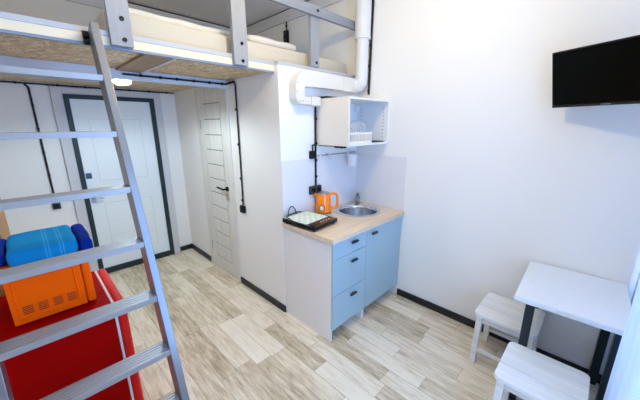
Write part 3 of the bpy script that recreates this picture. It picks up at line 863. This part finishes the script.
for x in (-2.62, -2.41):
    for y in (-.15, .14): MB().cyl((x, y, FT), (x, y, MZ+.001), .01, 12).build('foot', 'black', mw)
TZ0 = MZ+.258
tw = thing('towel', 'folded turquoise towel lying on the orange microwave', 'towel', (-2.49, -.02, TZ0))
ORG[tw.name] = V((-2.49, -.02, TZ0))
MB().soft(-2.618, -2.375, -.155, .19, TZ0+.0005, TZ0+.072, .024, 30, .006, 7, 2).build('folded_stack', 'cyan', tw)
nv = thing('towel', 'folded navy blue towel behind the turquoise towel, showing at its right', 'towel', (-2.4, .1, TZ0))
nv.location = (-2.36, .05, TZ0)
ORG[nv.name] = V((-2.36, .05, TZ0))
MB().soft(-2.371, -2.318, -.16, .19, TZ0+.0005, TZ0+.062, .02, 22, .006, 12, 6).build('folded_stack', 'navy', nv)
nv2 = thing('towel', 'folded navy blue towel at the left of the turquoise towel', 'towel', (-2.66, .05, TZ0))
MB().soft(-2.70, -2.621, -.10, .2, TZ0+.0005, TZ0+.055, .02, 20, .006, 12, 9).build('folded_stack', 'navy', nv2)
wd = thing('wardrobe', 'brown wooden cupboard standing at the left wall behind the refrigerator', 'cupboard', (-2.95, .6, 0))
box(XL+.01, -2.662, .30, .95, .0, 1.9, .003).build('carcass', 'bark', wd)
box(-2.662, -2.644, .302, .948, .06, 1.88, .003).build('door', 'bark', wd)
MB().tube([(-2.645, .90, .8), (-2.62, .90, .8), (-2.62, .90, .95), (-2.645, .90, .95)], .005, 10, smooth=False).build('handle', 'black', wd)

for o in bpy.data.objects:
    if o.parent is None and 'category' in o:
        g = {'cable': 'black twisted surface cables', 'wall_socket': 'dark surface sockets on the walls', 'towel': 'folded towels on the microwave', 'backsplash': 'white embossed backsplash panels'}.get(o.name.split('.')[0])
        if g: o['group'] = g
# ------------------------------------------------------------------ lights
LAMP_E, LAMP_C = 36, (1, .775, .30)
LOFT_E, LOFT_C = 44, (.80, .95, 1)
SKY_E, SKY_C = 9.2, (.28, .52, .97)
LOW_FILL_C = (.275, .51, .95)
def light(kind, name, loc, energy, col, **kw):
    l = bpy.data.lights.new(name, kind); l.energy = energy; l.color = col
    for a, v in kw.items(): setattr(l, a, v)
    o = bpy.data.objects.new(name, l); COL.objects.link(o); o.location = loc; return o
# room ceiling spotlight (out of frame, fixed to the ceiling)
rx, ry, rz = -1.4, -.95, 2.70
rs = thing('pendant_lamp', 'bare bulb pendant hanging from the room ceiling in front of the loft', 'lamp', (rx, ry, H))
MB().lathe([(0, 0), (.045, 0), (.04, -.02), (.006, -.03)], (rx, ry, H), 28).build('ceiling_rose', 'white', rs)
MB().cyl((rx, ry, rz+.15), (rx, ry, H-.02), .004, 10).cyl((rx, ry, rz+.12), (rx, ry, rz+.16), .018, 20).build('cord', 'black', rs)
MB().lathe([(0, 0), (.018, .004), (.03, .02), (.03, .04), (.016, .07), (.014, .09)], (rx, ry, rz+.04), 28).build('bulb', 'lampc', rs)
light('POINT', 'room_lamp_light', (rx, ry, rz), LAMP_E, LAMP_C, shadow_soft_size=.04)
light('SPOT', 'loft_lamp_light', (-1.84, .90, NP-.125), LOFT_E, LOFT_C, spot_size=math.radians(170), spot_blend=.4, shadow_soft_size=.07)
po = light('AREA', 'window_portal', ((WX0+WX1)/2, YF-.13, (WZ0+WZ1)/2), 1, (1, 1, 1), shape='RECTANGLE', size=WX1-WX0, size_y=WZ1-WZ0)
po.rotation_euler = (PI/2, 0, 0); po.data.cycles.is_portal = True
wl = bpy.data.worlds.new('sky'); scene.world = wl; wl.use_nodes = True
wt = wl.node_tree
bg = wt.nodes['Background']; bg.inputs[1].default_value = SKY_E
tc_ = wt.nodes.new('ShaderNodeTexCoord'); sx_ = wt.nodes.new('ShaderNodeSeparateXYZ'); wt.links.new(tc_.outputs['Generated'], sx_.inputs[0])
mr_ = wt.nodes.new('ShaderNodeMapRange'); mr_.inputs[1].default_value = -.03; mr_.inputs[2].default_value = .03
wt.links.new(sx_.outputs[2], mr_.inputs[0])
mx_ = wt.nodes.new('ShaderNodeMix'); mx_.data_type = 'RGBA'
mx_.inputs[6].default_value = tuple(1.7*x for x in LOW_FILL_C) + (1,); mx_.inputs[7].default_value = (*SKY_C, 1)   # added fill below the horizon to brighten the ceiling, blue sky above
wt.links.new(mr_.outputs[0], mx_.inputs[0]); wt.links.new(mx_.outputs[2], bg.inputs[0])

# ------------------------------------------------------------------ camera
c = [-2.48513964, -1.90709569, 1.70794078]; yw, pt, ro, fpx = -.791826655, -.252199062, -.0024, 290.81097
fw = V((-math.sin(yw)*math.cos(pt), math.cos(yw)*math.cos(pt), math.sin(pt)))
rt = V((math.cos(yw), math.sin(yw), 0)); uu = rt.cross(fw)
r2 = rt*math.cos(ro) + uu*math.sin(ro); u2 = uu*math.cos(ro) - rt*math.sin(ro)
cam = bpy.data.cameras.new('camera'); cam.sensor_width = 36; cam.lens = fpx*36/640; cam.clip_start = .02
co = bpy.data.objects.new('camera', cam); COL.objects.link(co)
mm = Matrix((r2, u2, -fw)).transposed().to_4x4(); mm.translation = V(c); co.matrix_world = mm
scene.camera = co
vs = scene.view_settings
vs.view_transform = 'Standard'; vs.look = 'None'; vs.gamma = 1; vs.use_curve_mapping = False; vs.exposure = -0.08
scene.cycles.use_denoising = True
scene.cycles.max_bounces = 10; scene.cycles.diffuse_bounces = 6
scene.cycles.sample_clamp_indirect = 6
